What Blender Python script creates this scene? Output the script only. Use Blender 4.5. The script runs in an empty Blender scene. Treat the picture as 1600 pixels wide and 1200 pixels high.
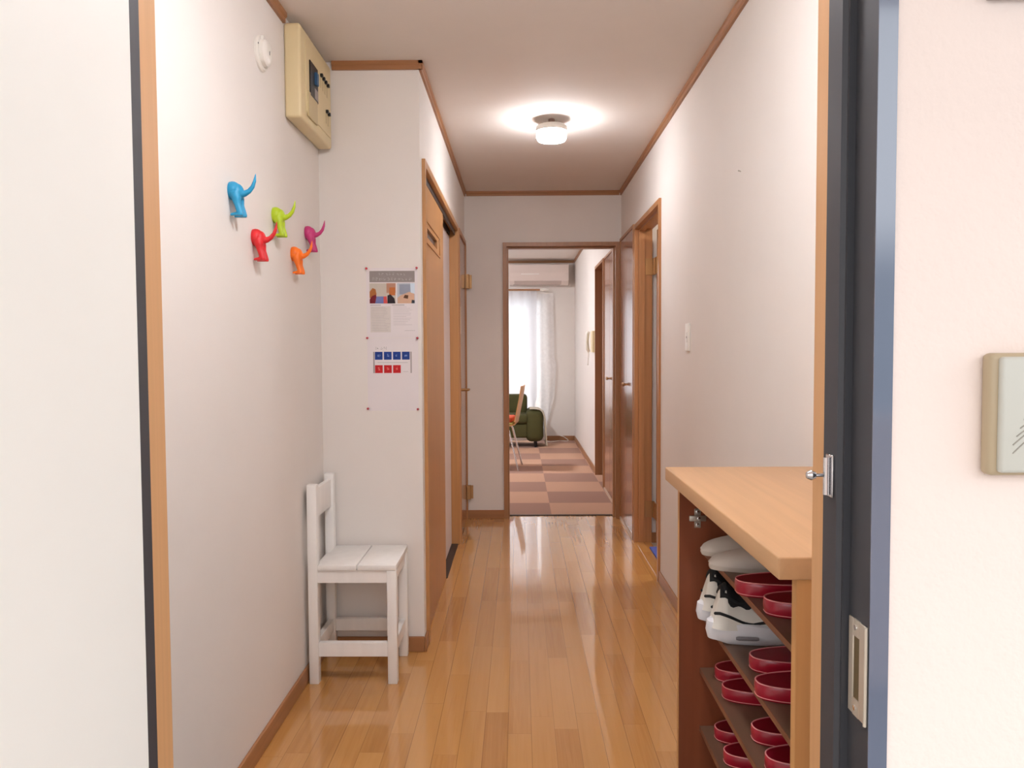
import bpy, bmesh, math, random
from mathutils import Vector, Matrix
random.seed(7)
SC = bpy.context.scene
COL = SC.collection

# ---------------------------------------------------------------- camera
cam_d = bpy.data.cameras.new('camera'); cam = bpy.data.objects.new('camera', cam_d); COL.objects.link(cam)
cam_d.sensor_width = 36.0; cam_d.lens = 27.0; cam_d.clip_start = 0.02; cam_d.clip_end = 200
YAW, PITCH, ROLL = math.radians(.57), math.radians(2.48), math.radians(-.3)
fwd = Vector((-math.sin(YAW)*math.cos(PITCH), math.cos(YAW)*math.cos(PITCH), -math.sin(PITCH)))
rt = Vector((math.cos(YAW), math.sin(YAW), 0)); up = rt.cross(fwd)
r2 = math.cos(ROLL)*rt + math.sin(ROLL)*up; u2 = -math.sin(ROLL)*rt + math.cos(ROLL)*up
m3 = Matrix((r2, u2, -fwd)).transposed()
cam.matrix_world = Matrix.Translation((0, 0, 1.23)) @ m3.to_4x4()
SC.camera = cam

# ---------------------------------------------------------------- world, exposure
SC.view_settings.view_transform = 'Standard'; SC.view_settings.look = 'None'
SC.view_settings.gamma = 1.0; SC.view_settings.use_curve_mapping = False
SC.view_settings.exposure = 0.27
w = bpy.data.worlds.new('overcast_sky'); SC.world = w; w.use_nodes = True
wn = w.node_tree.nodes; wl = w.node_tree.links
bg = wn['Background']
tc = wn.new('ShaderNodeTexCoord'); sx = wn.new('ShaderNodeSeparateXYZ'); wl.new(tc.outputs['Generated'], sx.inputs[0])
mr = wn.new('ShaderNodeMapRange'); mr.inputs[1].default_value = 0.09; mr.inputs[2].default_value = 0.15
wl.new(sx.outputs[2], mr.inputs[0])
mx = wn.new('ShaderNodeMix'); mx.data_type = 'RGBA'; wl.new(mr.outputs[0], mx.inputs[0])
mx.inputs[6].default_value = (.26, .28, .30, 1); mx.inputs[7].default_value = (.93, .95, .98, 1)
wl.new(mx.outputs[2], bg.inputs[0]); bg.inputs[1].default_value = 2.45

def area(name, loc, rot, sx_, sy_, power, col=(1, 1, 1)):
    l = bpy.data.lights.new(name, 'AREA'); l.shape = 'RECTANGLE'; l.size = sx_; l.size_y = sy_; l.energy = power; l.color = col
    o = bpy.data.objects.new(name, l); COL.objects.link(o); o.location = loc; o.rotation_euler = rot
    return o
# daylight arriving at the balcony window of the far room
area('balcony_daylight', (-.9, 11.15, 1.25), (math.radians(90), 0, math.radians(180)), 2.8, 2.3, 34, (.97, .98, 1.0))
# unseen lamp added to brighten the washroom behind the half open door
area('washroom_fill', (1.5, 4.2, 2.3), (0, 0, 0), .3, .3, 12, (1, .93, .84))

# ---------------------------------------------------------------- helpers
def lin(c):
    def f(v):
        v /= 255.
        return v/12.92 if v <= .04045 else ((v+.055)/1.055)**2.4
    return (f(c[0]), f(c[1]), f(c[2]), 1)

def nodes(m):
    m.use_nodes = True
    return m.node_tree.nodes, m.node_tree.links, m.node_tree.nodes['Principled BSDF']

def mat(name, c, rough=.5, metal=0, var=.04, scale=6, bump=0, bscale=200, spec=.5, coat=0):
    m = bpy.data.materials.new(name); n, l, b = nodes(m)
    c = lin(c)
    t = n.new('ShaderNodeTexCoord'); nz = n.new('ShaderNodeTexNoise'); nz.inputs['Scale'].default_value = scale
    nz.inputs['Detail'].default_value = 4
    l.new(t.outputs['Object'], nz.inputs['Vector'])
    cr = n.new('ShaderNodeValToRGB'); l.new(nz.outputs[0], cr.inputs[0])
    cr.color_ramp.elements[0].position = .3; cr.color_ramp.elements[1].position = .7
    cr.color_ramp.elements[0].color = tuple(v*(1-var) for v in c[:3])+(1,)
    cr.color_ramp.elements[1].color = tuple(min(1, v*(1+var)) for v in c[:3])+(1,)
    l.new(cr.outputs[0], b.inputs['Base Color'])
    b.inputs['Roughness'].default_value = rough; b.inputs['Metallic'].default_value = metal
    b.inputs['Specular IOR Level'].default_value = spec
    b.inputs['Coat Weight'].default_value = coat; b.inputs['Coat Roughness'].default_value = .08
    if bump:
        n2 = n.new('ShaderNodeTexNoise'); n2.inputs['Scale'].default_value = bscale; n2.inputs['Detail'].default_value = 3
        l.new(t.outputs['Object'], n2.inputs['Vector'])
        bp = n.new('ShaderNodeBump'); bp.inputs['Strength'].default_value = bump; bp.inputs['Distance'].default_value = .002
        l.new(n2.outputs[0], bp.inputs['Height']); l.new(bp.outputs[0], b.inputs['Normal'])
    return m

def wood(name, c, axis='Z', rough=.35, var=.10, coat=0, fine=60, spec=.5):
    m = bpy.data.materials.new(name); n, l, b = nodes(m); c = lin(c)
    t = n.new('ShaderNodeTexCoord'); mp = n.new('ShaderNodeMapping')
    s = {'X': (1.2, fine, fine), 'Y': (fine, 1.2, fine), 'Z': (fine, fine, 1.2)}[axis]
    mp.inputs['Scale'].default_value = s; l.new(t.outputs['Object'], mp.inputs[0])
    nz = n.new('ShaderNodeTexNoise'); nz.inputs['Scale'].default_value = 1; nz.inputs['Detail'].default_value = 5
    nz.inputs['Distortion'].default_value = .4
    l.new(mp.outputs[0], nz.inputs['Vector'])
    cr = n.new('ShaderNodeValToRGB'); l.new(nz.outputs[0], cr.inputs[0])
    cr.color_ramp.elements[0].position = .3; cr.color_ramp.elements[1].position = .7
    cr.color_ramp.elements[0].color = tuple(v*(1-var) for v in c[:3])+(1,)
    cr.color_ramp.elements[1].color = tuple(min(1, v*(1+var)) for v in c[:3])+(1,)
    l.new(cr.outputs[0], b.inputs['Base Color'])
    b.inputs['Roughness'].default_value = rough; b.inputs['Coat Weight'].default_value = coat
    b.inputs['Specular IOR Level'].default_value = spec; b.inputs['Coat Roughness'].default_value = .1
    return m

def floor_mat():
    m = bpy.data.materials.new('oak_strip_flooring'); n, l, b = nodes(m)
    def math_(op, a, b_=None, c_=None):
        x = n.new('ShaderNodeMath'); x.operation = op
        for i, v in enumerate((a, b_, c_)):
            if v is None: continue
            if isinstance(v, (int, float)): x.inputs[i].default_value = v
            else: l.new(v, x.inputs[i])
        return x.outputs[0]
    t = n.new('ShaderNodeTexCoord'); s = n.new('ShaderNodeSeparateXYZ'); l.new(t.outputs['Object'], s.inputs[0])
    W = .0757
    u = math_('DIVIDE', math_('ADD', s.outputs[0], .043+10*W), W); row = math_('FLOOR', u); fu = math_('FRACT', u)
    wn1 = n.new('ShaderNodeTexWhiteNoise'); wn1.noise_dimensions = '1D'; l.new(row, wn1.inputs['W'])
    v = math_('ADD', math_('DIVIDE', s.outputs[1], .58), math_('MULTIPLY', wn1.outputs[0], 7.0)); piece = math_('FLOOR', v); fv = math_('FRACT', v)
    wn2 = n.new('ShaderNodeTexWhiteNoise'); wn2.noise_dimensions = '2D'
    cb = n.new('ShaderNodeCombineXYZ'); l.new(row, cb.inputs[0]); l.new(piece, cb.inputs[1]); l.new(cb.outputs[0], wn2.inputs['Vector'])
    # grain, shifted per piece
    mp = n.new('ShaderNodeMapping'); mp.inputs['Scale'].default_value = (70, 2.5, 1)
    ad = n.new('ShaderNodeVectorMath'); ad.operation = 'MULTIPLY_ADD'; l.new(cb.outputs[0], ad.inputs[0])
    ad.inputs[1].default_value = (3.1, 1.7, 0); l.new(t.outputs['Object'], ad.inputs[2]); l.new(ad.outputs[0], mp.inputs[0])
    nz = n.new('ShaderNodeTexNoise'); nz.inputs['Scale'].default_value = 1; nz.inputs['Detail'].default_value = 5; nz.inputs['Distortion'].default_value = .8
    l.new(mp.outputs[0], nz.inputs['Vector'])
    val = math_('ADD', math_('MULTIPLY', wn2.outputs[0], .50), math_('MULTIPLY', nz.outputs[0], .5))
    cr = n.new('ShaderNodeValToRGB'); l.new(val, cr.inputs[0])
    e = cr.color_ramp.elements
    e[0].position = .12; e[0].color = lin((180, 123, 62)); e[1].position = .95; e[1].color = lin((211, 157, 92))
    k = e.new(.45); k.color = lin((200, 145, 80))
    # seams
    g1 = math_('LESS_THAN', math_('MINIMUM', fu, math_('SUBTRACT', 1, fu)), .011)
    g2 = math_('LESS_THAN', fv, .003)
    # board joints every fourth strip are a little deeper
    g = math_('MULTIPLY', math_('MAXIMUM', g1, math_('MULTIPLY', g2, .4)), math_('ADD', .15, math_('MULTIPLY', wn1.outputs[0], .55)))
    mx = n.new('ShaderNodeMix'); mx.data_type = 'RGBA'; l.new(g, mx.inputs[0]); l.new(cr.outputs[0], mx.inputs[6]); mx.inputs[7].default_value = lin((70, 38, 20))
    l.new(mx.outputs[2], b.inputs['Base Color'])
    b.inputs['Roughness'].default_value = .27; b.inputs['Coat Weight'].default_value = 1; b.inputs['Coat Roughness'].default_value = .05
    n3 = n.new('ShaderNodeTexNoise'); n3.inputs['Scale'].default_value = 9; l.new(t.outputs['Object'], n3.inputs['Vector'])
    bp = n.new('ShaderNodeBump'); bp.inputs['Strength'].default_value = .05; bp.inputs['Distance'].default_value = .004
    hh = math_('ADD', n3.outputs[0], math_('MULTIPLY', g1, -1.0)); l.new(hh, bp.inputs['Height']); l.new(bp.outputs[0], b.inputs['Normal']); l.new(bp.outputs[0], b.inputs['Coat Normal'])
    return m

def carpet_mat():
    m = bpy.data.materials.new('carpet_tiles'); n, l, b = nodes(m)
    t = n.new('ShaderNodeTexCoord'); mp = n.new('ShaderNodeMapping'); mp.inputs['Location'].default_value = (-.235, -5.66, 0)
    l.new(t.outputs['Object'], mp.inputs[0])
    ck = n.new('ShaderNodeTexChecker'); ck.inputs['Scale'].default_value = 2.0
    ck.inputs['Color1'].default_value = lin((172, 136, 121)); ck.inputs['Color2'].default_value = lin((205, 164, 139))
    mm = n.new('ShaderNodeVectorMath'); mm.operation = 'MULTIPLY'; mm.inputs[1].default_value = (1, 1, 0); l.new(mp.outputs[0], mm.inputs[0])
    a = n.new('ShaderNodeVectorMath'); a.operation = 'ADD'; a.inputs[1].default_value = (0, 0, .01); l.new(mm.outputs[0], a.inputs[0])
    l.new(a.outputs[0], ck.inputs['Vector'])
    nz = n.new('ShaderNodeTexNoise'); nz.inputs['Scale'].default_value = 220; l.new(t.outputs['Object'], nz.inputs['Vector'])
    mx = n.new('ShaderNodeMix'); mx.data_type = 'RGBA'; mx.blend_type = 'MULTIPLY'; mx.inputs[0].default_value = .35
    l.new(ck.outputs[0], mx.inputs[6])
    cr = n.new('ShaderNodeValToRGB'); cr.color_ramp.elements[0].color = (.5, .5, .5, 1); cr.color_ramp.elements[0].position = .3; cr.color_ramp.elements[1].position = .7
    l.new(nz.outputs[0], cr.inputs[0]); l.new(cr.outputs[0], mx.inputs[7])
    l.new(mx.outputs[2], b.inputs['Base Color']); b.inputs['Roughness'].default_value = .95; b.inputs['Specular IOR Level'].default_value = .1
    return m

def emis(name, c, s):
    m = bpy.data.materials.new(name); n, l, b = nodes(m)
    b.inputs['Base Color'].default_value = lin(c); b.inputs['Emission Color'].default_value = lin(c); b.inputs['Emission Strength'].default_value = s
    return m

def sheer(name, c, tr=.5, clear=.1):
    m = bpy.data.materials.new(name); m.use_nodes = True; n = m.node_tree.nodes; l = m.node_tree.links
    n.clear(); o = n.new('ShaderNodeOutputMaterial'); d = n.new('ShaderNodeBsdfDiffuse'); t = n.new('ShaderNodeBsdfTranslucent'); p = n.new('ShaderNodeBsdfTransparent')
    d.inputs[0].default_value = lin(c); t.inputs[0].default_value = lin(c)
    tx = n.new('ShaderNodeTexCoord'); nz = n.new('ShaderNodeTexNoise'); nz.inputs['Scale'].default_value = 30; l.new(tx.outputs['Object'], nz.inputs['Vector'])
    mr_ = n.new('ShaderNodeMapRange'); mr_.inputs[3].default_value = clear*.6; mr_.inputs[4].default_value = clear*1.4; l.new(nz.outputs[0], mr_.inputs[0])
    a = n.new('ShaderNodeMixShader'); a.inputs[0].default_value = tr; l.new(d.outputs[0], a.inputs[1]); l.new(t.outputs[0], a.inputs[2])
    b = n.new('ShaderNodeMixShader'); l.new(mr_.outputs[0], b.inputs[0]); l.new(a.outputs[0], b.inputs[1]); l.new(p.outputs[0], b.inputs[2])
    l.new(b.outputs[0], o.inputs[0])
    return m

def glass_mat(name):
    m = bpy.data.materials.new(name); m.use_nodes = True; n = m.node_tree.nodes; l = m.node_tree.links
    n.clear(); o = n.new('ShaderNodeOutputMaterial'); g = n.new('ShaderNodeBsdfGlossy'); p = n.new('ShaderNodeBsdfTransparent')
    g.inputs[1].default_value = .02; a = n.new('ShaderNodeMixShader'); a.inputs[0].default_value = .07
    l.new(p.outputs[0], a.inputs[1]); l.new(g.outputs[0], a.inputs[2]); l.new(a.outputs[0], o.inputs[0])
    return m

class MB:
    """collects shapes and links them as one mesh object"""
    def __init__(s): s.bm = bmesh.new()
    def box(s, a, b, bev=0, seg=2, M=None, taper=None):
        lo = [min(a[i], b[i]) for i in range(3)]; hi = [max(a[i], b[i]) for i in range(3)]
        r = bmesh.ops.create_cube(s.bm, size=1)
        vs = r['verts']
        for v in vs:
            v.co = Vector([lo[i] + (v.co[i]+.5)*(hi[i]-lo[i]) for i in range(3)])
        if bev:
            ed = list({e for v in vs for e in v.link_edges})
            rr = bmesh.ops.bevel(s.bm, geom=ed, offset=bev, segments=seg, profile=.5, affect='EDGES')
            vs = list({v for f in rr['faces'] for v in f.verts} | {v for v in vs if v.is_valid})
        if M is not None:
            for v in vs: v.co = M @ v.co
        return s
    def prism(s, pts, lo, hi, axis=2, M=None):
        """polygon pts extruded along axis; pts are the other two coords in order"""
        def mk(p, h):
            c = [0, 0, 0]; o = [i for i in range(3) if i != axis]
            c[o[0]], c[o[1]] = p; c[axis] = h
            c = Vector(c)
            return M @ c if M is not None else c
        A = [s.bm.verts.new(mk(p, lo)) for p in pts]; B = [s.bm.verts.new(mk(p, hi)) for p in pts]
        n = len(pts)
        s.bm.faces.new(A[::-1]); s.bm.faces.new(B)
        for i in range(n): s.bm.faces.new((A[i], A[(i+1) % n], B[(i+1) % n], B[i]))
        return s
    def tube(s, pts, rad, seg=12, closed=False, cap=True):
        pts = [Vector(p) for p in pts]; n = len(pts)
        rads = rad if isinstance(rad, (list, tuple)) else [rad]*n
        rings = []; prev = None
        for i, p in enumerate(pts):
            if closed: d = pts[(i+1) % n]-pts[i-1]
            else: d = pts[min(i+1, n-1)]-pts[max(i-1, 0)]
            d.normalize()
            if prev is None:
                a = Vector((0, 0, 1)) if abs(d.z) < .9 else Vector((1, 0, 0))
                x = d.cross(a).normalized()
            else:
                x = (prev - d*prev.dot(d)).normalized()
            prev = x; y = d.cross(x)
            rings.append([s.bm.verts.new(p + rads[i]*(math.cos(2*math.pi*k/seg)*x + math.sin(2*math.pi*k/seg)*y)) for k in range(seg)])
        rng = n if closed else n-1
        for i in range(rng):
            A, B = rings[i], rings[(i+1) % n]
            for k in range(seg): s.bm.faces.new((A[k], A[(k+1) % seg], B[(k+1) % seg], B[k]))
        if cap and not closed:
            s.bm.faces.new(rings[0][::-1]); s.bm.faces.new(rings[-1])
        return s
    def lathe(s, prof, M=None, seg=40):
        """prof: (radius, height) around local Z"""
        rings = []
        for r, h in prof:
            ring = []
            for k in range(seg):
                c = Vector((r*math.cos(2*math.pi*k/seg), r*math.sin(2*math.pi*k/seg), h))
                ring.append(s.bm.verts.new(M @ c if M is not None else c))
            rings.append(ring)
        for A, B in zip(rings, rings[1:]):
            for k in range(seg): s.bm.faces.new((A[k], A[(k+1) % seg], B[(k+1) % seg], B[k]))
        s.bm.faces.new(rings[0][::-1]); s.bm.faces.new(rings[-1])
        return s
    def grid(s, fn, nu, nv, closed_u=False):
        V = [[s.bm.verts.new(fn(i/(nu if closed_u else nu-1), j/(nv-1))) for j in range(nv)] for i in range(nu)]
        for i in range(nu if closed_u else nu-1):
            for j in range(nv-1):
                i2 = (i+1) % nu
                s.bm.faces.new((V[i][j], V[i2][j], V[i2][j+1], V[i][j+1]))
        s.V = V
        return s
    def thick(s, t):
        bmesh.ops.recalc_face_normals(s.bm, faces=s.bm.faces)
        bmesh.ops.solidify(s.bm, geom=list(s.bm.faces), thickness=t)
        return s
    def build(s, name, m, parent=None, smooth=False, sub=0):
        bmesh.ops.remove_doubles(s.bm, verts=s.bm.verts, dist=1e-6)
        bmesh.ops.recalc_face_normals(s.bm, faces=s.bm.faces)
        me = bpy.data.meshes.new(name); s.bm.to_mesh(me); s.bm.free()
        me.materials.append(m)
        if smooth:
            for p in me.polygons: p.use_smooth = True
            try: me.set_sharp_from_angle(angle=math.radians(40))
            except Exception: pass
        o = bpy.data.objects.new(name, me); COL.objects.link(o)
        if parent is not None: o.parent = parent
        if sub:
            md = o.modifiers.new('sub', 'SUBSURF'); md.levels = sub; md.render_levels = sub
        return o

def box(name, a, b, m, parent=None, bev=0, seg=2):
    return MB().box(a, b, bev, seg).build(name, m, parent, smooth=bool(bev))
def empty(name, loc=(0, 0, 0), rz=0):
    o = bpy.data.objects.new(name, None); COL.objects.link(o); o.location = loc; o.rotation_euler = (0, 0, rz); o.empty_display_size = .05
    return o
def tag(o, label=None, cat=None, group=None, kind=None):
    if label: o['label'] = label
    if cat: o['category'] = cat
    if group: o['group'] = group
    if kind: o['kind'] = kind
    return o
def children(o): return [c for c in COL.objects if c.parent == o]
def copy_tree(o, parent=None):
    c = o.copy(); COL.objects.link(c); c.parent = parent
    for ch in children(o): copy_tree(ch, c)
    return c
def struct(o, label=None, cat=None):
    return tag(o, label, cat, kind='structure')

# ---------------------------------------------------------------- materials
WALL = mat('vinyl_wallpaper', (234, 228, 222), .75, bump=.12, bscale=260, var=.008, spec=.25)
CEIL = mat('ceiling_paper', (230, 221, 213), .85, bump=.1, bscale=220, var=.01, spec=.2)
TRIMX = wood('trim_wood_x', (164, 114, 74), 'X', .4)
TRIMY = wood('trim_wood_y', (164, 114, 74), 'Y', .4)
TRIMZ = wood('trim_wood_z', (182, 128, 82), 'Z', .38)
DARKZ = wood('dark_frame_wood', (168, 122, 84), 'Z', .38)
JAMB = wood('jamb_wood', (192, 140, 88), 'Z', .38)
PANEL = wood('sliding_door_veneer', (188, 136, 84), 'Z', .4, var=.07)
CLOSET = wood('closet_door_veneer', (162, 108, 76), 'Z', .22, var=.06, coat=.35)
ENTRY = wood('entry_casing_wood', (210, 160, 112), 'Z', .45, var=.05, fine=90)
COUNTER = wood('counter_wood', (200, 157, 114), 'Y', .42, var=.06, fine=45)
CABEDGE = wood('cabinet_edge_wood', (206, 154, 98), 'Z', .45, var=.06)
CABIN = wood('cabinet_inside_mahogany', (142, 78, 50), 'Z', .35, var=.10, fine=40)
SHELF = wood('shelf_board', (108, 80, 62), 'Y', .4, var=.08)
SHELFE = wood('shelf_edge', (126, 80, 56), 'Y', .45, var=.05)
FLOOR = floor_mat()
CARPET = carpet_mat()
STEEL = mat('dark_steel_reveal', (64, 65, 70), .5, metal=.1, var=.03)
FASCIA = mat('fascia_sky_sheen', (84, 98, 124), .3, var=.02, coat=1.0)  # same frame paint as the reveals, sky reflection worked into its blue
FASCIA.node_tree.nodes['Principled BSDF'].inputs['Coat IOR'].default_value = 1.95
STUCCO = mat('pink_stucco', (250, 234, 225), .85, bump=.5, bscale=120, var=.015, spec=.2)
LEAF = mat('cream_door_paint', (247, 244, 237), .5, var=.006, spec=.3)
DARKEDGE = mat('dark_grey_gasket', (62, 62, 66), .5)
CHROME = mat('chrome', (225, 225, 228), .15, metal=1, var=.01)
SATIN = mat('satin_steel', (205, 200, 190), .35, metal=1, var=.03)
BRASS = mat('brass', (182, 142, 96), .4, metal=.7, var=.04)
WHITEWOOD = wood('white_painted_wood', (245, 242, 238), 'Z', .5, var=.03, fine=30)
WHITEPL = mat('white_plastic', (238, 234, 226), .35, var=.01)
CREAMPL = mat('cream_plastic', (226, 208, 164), .4, var=.015)
CREAMPL2 = mat('cream_plastic_dark', (206, 188, 146), .45, var=.015)
BLACK = mat('black_plastic', (24, 24, 26), .35)
GREYDARK = mat('dark_track', (58, 44, 38), .5)
WHITEPANEL = mat('white_panel_paper', (222, 208, 204), .7, var=.01)
CONC = mat('walkway_concrete', (170, 166, 160), .85, bump=.2, var=.05)
TILE = mat('entrance_tile', (120, 108, 98), .6, var=.08, bump=.1)

# ---------------------------------------------------------------- structure
H = 2.38; XL, XP, XR = -.80, -.395, .74; DP, DB = 3.10, 5.60; G = -.15
XR2 = .755; H2 = 2.45; DF = 10.5
struct(box('floor', (XL-.14, 2.10, -.10), (XR+.095, DB+.09, 0), FLOOR))
struct(box('floor_entrance', (XL-.14, .83, G-.08), (XR+.095, 2.07, G), TILE))
struct(box('trim_13', (XL, 2.07, G), (XR, 2.099, .004), ENTRY))           # step edge of the raised floor
struct(box('floor_carpet', (-2.7, DB+.09, -.10), (XR2+.12, DF+.15, 0), CARPET))
struct(box('ceiling', (XL-.14, .95, H), (XR+.14, DB+.001, H+.1), CEIL))
struct(box('ceiling_far_room', (-2.7, DB+.14, H2), (XR2+.14, DF+.15, H2+.1), CEIL))
# hall walls
struct(box('wall_left', (XL-.12, .95, G), (XL, DP+.12, H), WALL))
struct(box('wall_left_front', (XL, DP, 0), (XP-.105, DP+.09, H), WALL))
m = MB()
T = XP-.075
m.box((XP, DP, 0), (T, 3.18, H)); m.box((XP, 3.18, 2.0), (T, 4.855, H)); m.box((XP, 4.855, 0), (T, 4.97, H))
m.box((XP, 4.97, 2.005), (T, 5.573, H)); m.box((XP, 5.573, 0), (T, DB+.14, H)); m.box((T, DP, 0), (T-.03, DB+.14, H))
struct(m.build('wall_left_corridor', WALL))
m = MB()
m.box((XR, .95, G), (XR+.095, 4.04, H)); m.box((XR, 4.04, 2.004), (XR+.095, 4.893, H)); m.box((XR, 4.893, 0), (XR+.095, DB+.14, H))
struct(m.build('wall_right', WALL))
m = MB()
m.box((XP-.1, DB, 0), (-.104, DB+.14, H)); m.box((.712, DB, 0), (XR, DB+.14, H)); m.box((-.104, DB, 2.0), (.712, DB+.14, H2+.05))
m.box((XP-.1, DB+.001, H), (-.104, DB+.14, H2+.05)); m.box((.712, DB+.001, H), (XR2+.12, DB+.14, H2+.05))
m.box((-2.7, DB+.02, 0), (XP-.1, DB+.14, H2+.05))
struct(m.build('wall_back', WALL))
# far room
m = MB()
m.box((XR2, DB+.14, 0), (XR2+.12, 6.855, H2)); m.box((XR2, 6.855, 2.032), (XR2+.12, 7.565, H2)); m.box((XR2, 7.565, 0), (XR2+.12, DF, H2))
m.box((XR2+.1, 6.8, 0), (XR2+.12, 7.6, 2.1))
struct(m.build('wall_far_room_right', WALL))
WX0, WX1, WZ0, WZ1 = -2.3, .33, .04, 1.96
m = MB()
m.box((-2.7, DF, 0), (WX0, DF+.14, H2)); m.box((WX1, DF, 0), (XR2+.12, DF+.14, H2)); m.box((WX0, DF, WZ1), (WX1, DF+.14, H2)); m.box((WX0, DF, 0), (WX1, DF+.14, WZ0))
struct(m.build('wall_far', WALL))
struct(box('wall_far_room_left', (-2.7, DB+.14, 0), (-2.6, DF, H2), WALL))
# washroom on the right
m = MB(); m.box((XR+.095, 4.90, 0), (2.3, 5.0, H)); m.box((2.2, 3.4, 0), (2.3, 4.9, H)); m.box((XR+.095, 3.3, 0), (2.3, 3.4, H))
struct(m.build('wall_washroom', WALL))
struct(box('ceiling_washroom', (XR+.095, 3.3, H), (2.3, 5.0, H+.1), CEIL))
struct(box('floor_washroom', (XR+.058, 3.4, -.1), (2.2, 4.9, -.004), mat('washroom_vinyl', (190, 170, 150), .5)))
struct(box('baseboard_washroom', (XR+.100, 4.885, -.004), (2.2, 4.899, .06), TRIMX))
# exterior
m = MB(); m.box((.400, .83, -.2), (2.6, .95, 2.6)); m.box((.400, .83, 2.09), (-.470, .95, 2.6)); m.box((-.470, .83, -.2), (-3.0, .95, 2.6))
struct(m.build('wall_front', STUCCO))
struct(box('floor_walkway', (-3, -1.5, -.27), (2.6, .83, -.17), CONC))
struct(box('ceiling_walkway', (-3, -1.5, 2.6), (2.6, .95, 2.7), STUCCO))
struct(box('wall_parapet', (-3, -1.62, -.27), (2.6, -1.5, .95), STUCCO))

# mouldings
def cornice(n, pts, ax, lo, hi, mt):
    return struct(MB().prism(pts, lo, hi, ax).build(n, mt))
def corn_prof(x, s, h):   # (horizontal, z): s = direction away from the wall
    return [(x, h), (x+s*.016, h), (x+s*.016, h-.012), (x+s*.010, h-.018), (x+s*.010, h-.033), (x, h-.033)]
cornice('trim_1', corn_prof(XL, 1, H), 1, .95, 2.655, TRIMY)
cornice('trim_2', corn_prof(DP, -1, H), 0, XL+.06, XP+.016, TRIMX)
cornice('trim_3', corn_prof(XP, 1, H), 1, DP-.016, DB, TRIMY)
cornice('trim_4', corn_prof(XR, -1, H), 1, .95, DB, TRIMY)
cornice('trim_5', corn_prof(DB, -1, H), 0, XP+.016, XR-.016, TRIMX)
cornice('trim_6', corn_prof(XR2, -1, H2), 1, DB+.14, DF, TRIMY)
cornice('trim_7', corn_prof(DF, -1, H2), 0, -2.6, XR2-.016, TRIMX)
def base(n, a, b, mt): return struct(box(n, a, b, mt, bev=.002, seg=1))
base('baseboard_left', (XL, 2.10, 0), (XL+.010, DP, .062), TRIMY)
base('baseboard_front_left', (XL+.010, DP-.010, 0), (XP-.0005, DP, .062), TRIMX)
base('baseboard_corridor_left', (XP, DP-.010, 0), (XP+.010, 3.165, .062), TRIMY)
base('baseboard_right', (XR-.010, 2.10, 0), (XR, 4.02, .062), TRIMY)
base('baseboard_back', (XP+.003, DB-.012, 0), (-.116, DB, .062), TRIMX)
base('baseboard_far_right', (XR2-.010, 7.60, 0), (XR2, DF, .062), TRIMY)
base('baseboard_far', (.35, DF-.012, 0), (XR2-.010, DF, .062), TRIMX)

# frame of the opening into the far room
m = MB()
m.box((-.118, DB-.014, 0), (-.090, DB+.15, 1.984)); m.box((.698, DB-.014, 0), (.726, DB+.15, 1.984))
m.box((-.118, DB-.014, 1.984), (.726, DB+.15, 2.012))
m.box((-.090, DB+.04, 0), (-.078, DB+.09, 1.972)); m.box((.686, DB+.04, 0), (.698, DB+.09, 1.972)); m.box((-.09, DB+.04, 1.972), (.698, DB+.09, 1.984))
struct(m.build('trim_8', DARKZ, smooth=True))
struct(box('trim_9', (-.09, DB+.078, .0), (.698, DB+.10, .006), GREYDARK))

# ---- sliding door, left (door_1)
d = struct(empty('door_1', (XP, 4.0, 0)), 'wooden sliding door left of the corridor with a small slot window', 'door')
def rel(o, a): return tuple(a[i]-o.location[i] for i in range(3))
def pbox(parent, name, a, b, mt, bev=0, seg=2):
    o = box(name, rel(root(parent), a), rel(root(parent), b), mt, parent, bev, seg); return o
def root(o):
    while o.parent is not None: o = o.parent
    return o
m = MB(); L = d.location
def B(m, a, b, *k): return m.box(tuple(Vector(a)-L), tuple(Vector(b)-L), *k)
B(m, (XP+.014, 3.165, 0), (XP-.058, 3.195, 1.985)); B(m, (XP+.014, 4.84, 0), (XP-.058, 4.868, 1.985))
B(m, (XP+.014, 3.165, 1.985), (XP-.074, 4.868, 2.015))
m.build('door_frame', JAMB, d, smooth=True)
m = MB()
for x in (-.401, -.432, -.463): B(m, (x, 3.195, 1.955), (x-.006, 4.84, 1.985))
B(m, (-.396, 4.107, 0), (-.468, 4.84, .004)); m.build('track', GREYDARK, d)
# front panel with slot window
m = MB(); x0, x1 = -.403, -.428
gy0, gy1, gz0, gz1 = 3.40, 3.80, 1.730, 1.772
B(m, (x0, 3.195, .002), (x1, gy0, 1.972)); B(m, (x0, gy1, .002), (x1, 4.105, 1.972)); B(m, (x0, gy0, .002), (x1, gy1, gz0)); B(m, (x0, gy0, gz1), (x1, gy1, 1.972))
pn = m.build('door_panel', PANEL, d)
m = MB()
for a, b in (((3.35, 1.700), (3.92, 1.712)), ((3.35, 1.793), (3.92, 1.805)), ((3.35, 1.712), (3.362, 1.793)), ((3.905, 1.712), (3.92, 1.793))):
    B(m, (x0, a[0], a[1]), (x0+.004, b[0], b[1]), .0015, 1)
m.build('window_moulding', PANEL, pn, smooth=True)
m = MB(); B(m, (x0-.010, gy0, gz0), (x0-.014, gy1, gz1)); m.build('pane', mat('smoked_glass', (96, 78, 68), .15), pn)
m = MB(); B(m, (-.437, 4.00, .008), (-.455, 4.835, 1.945)); o = m.build('rear_panel', WHITEPANEL, d); o['label'] = 'white inner sliding panel'
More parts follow.
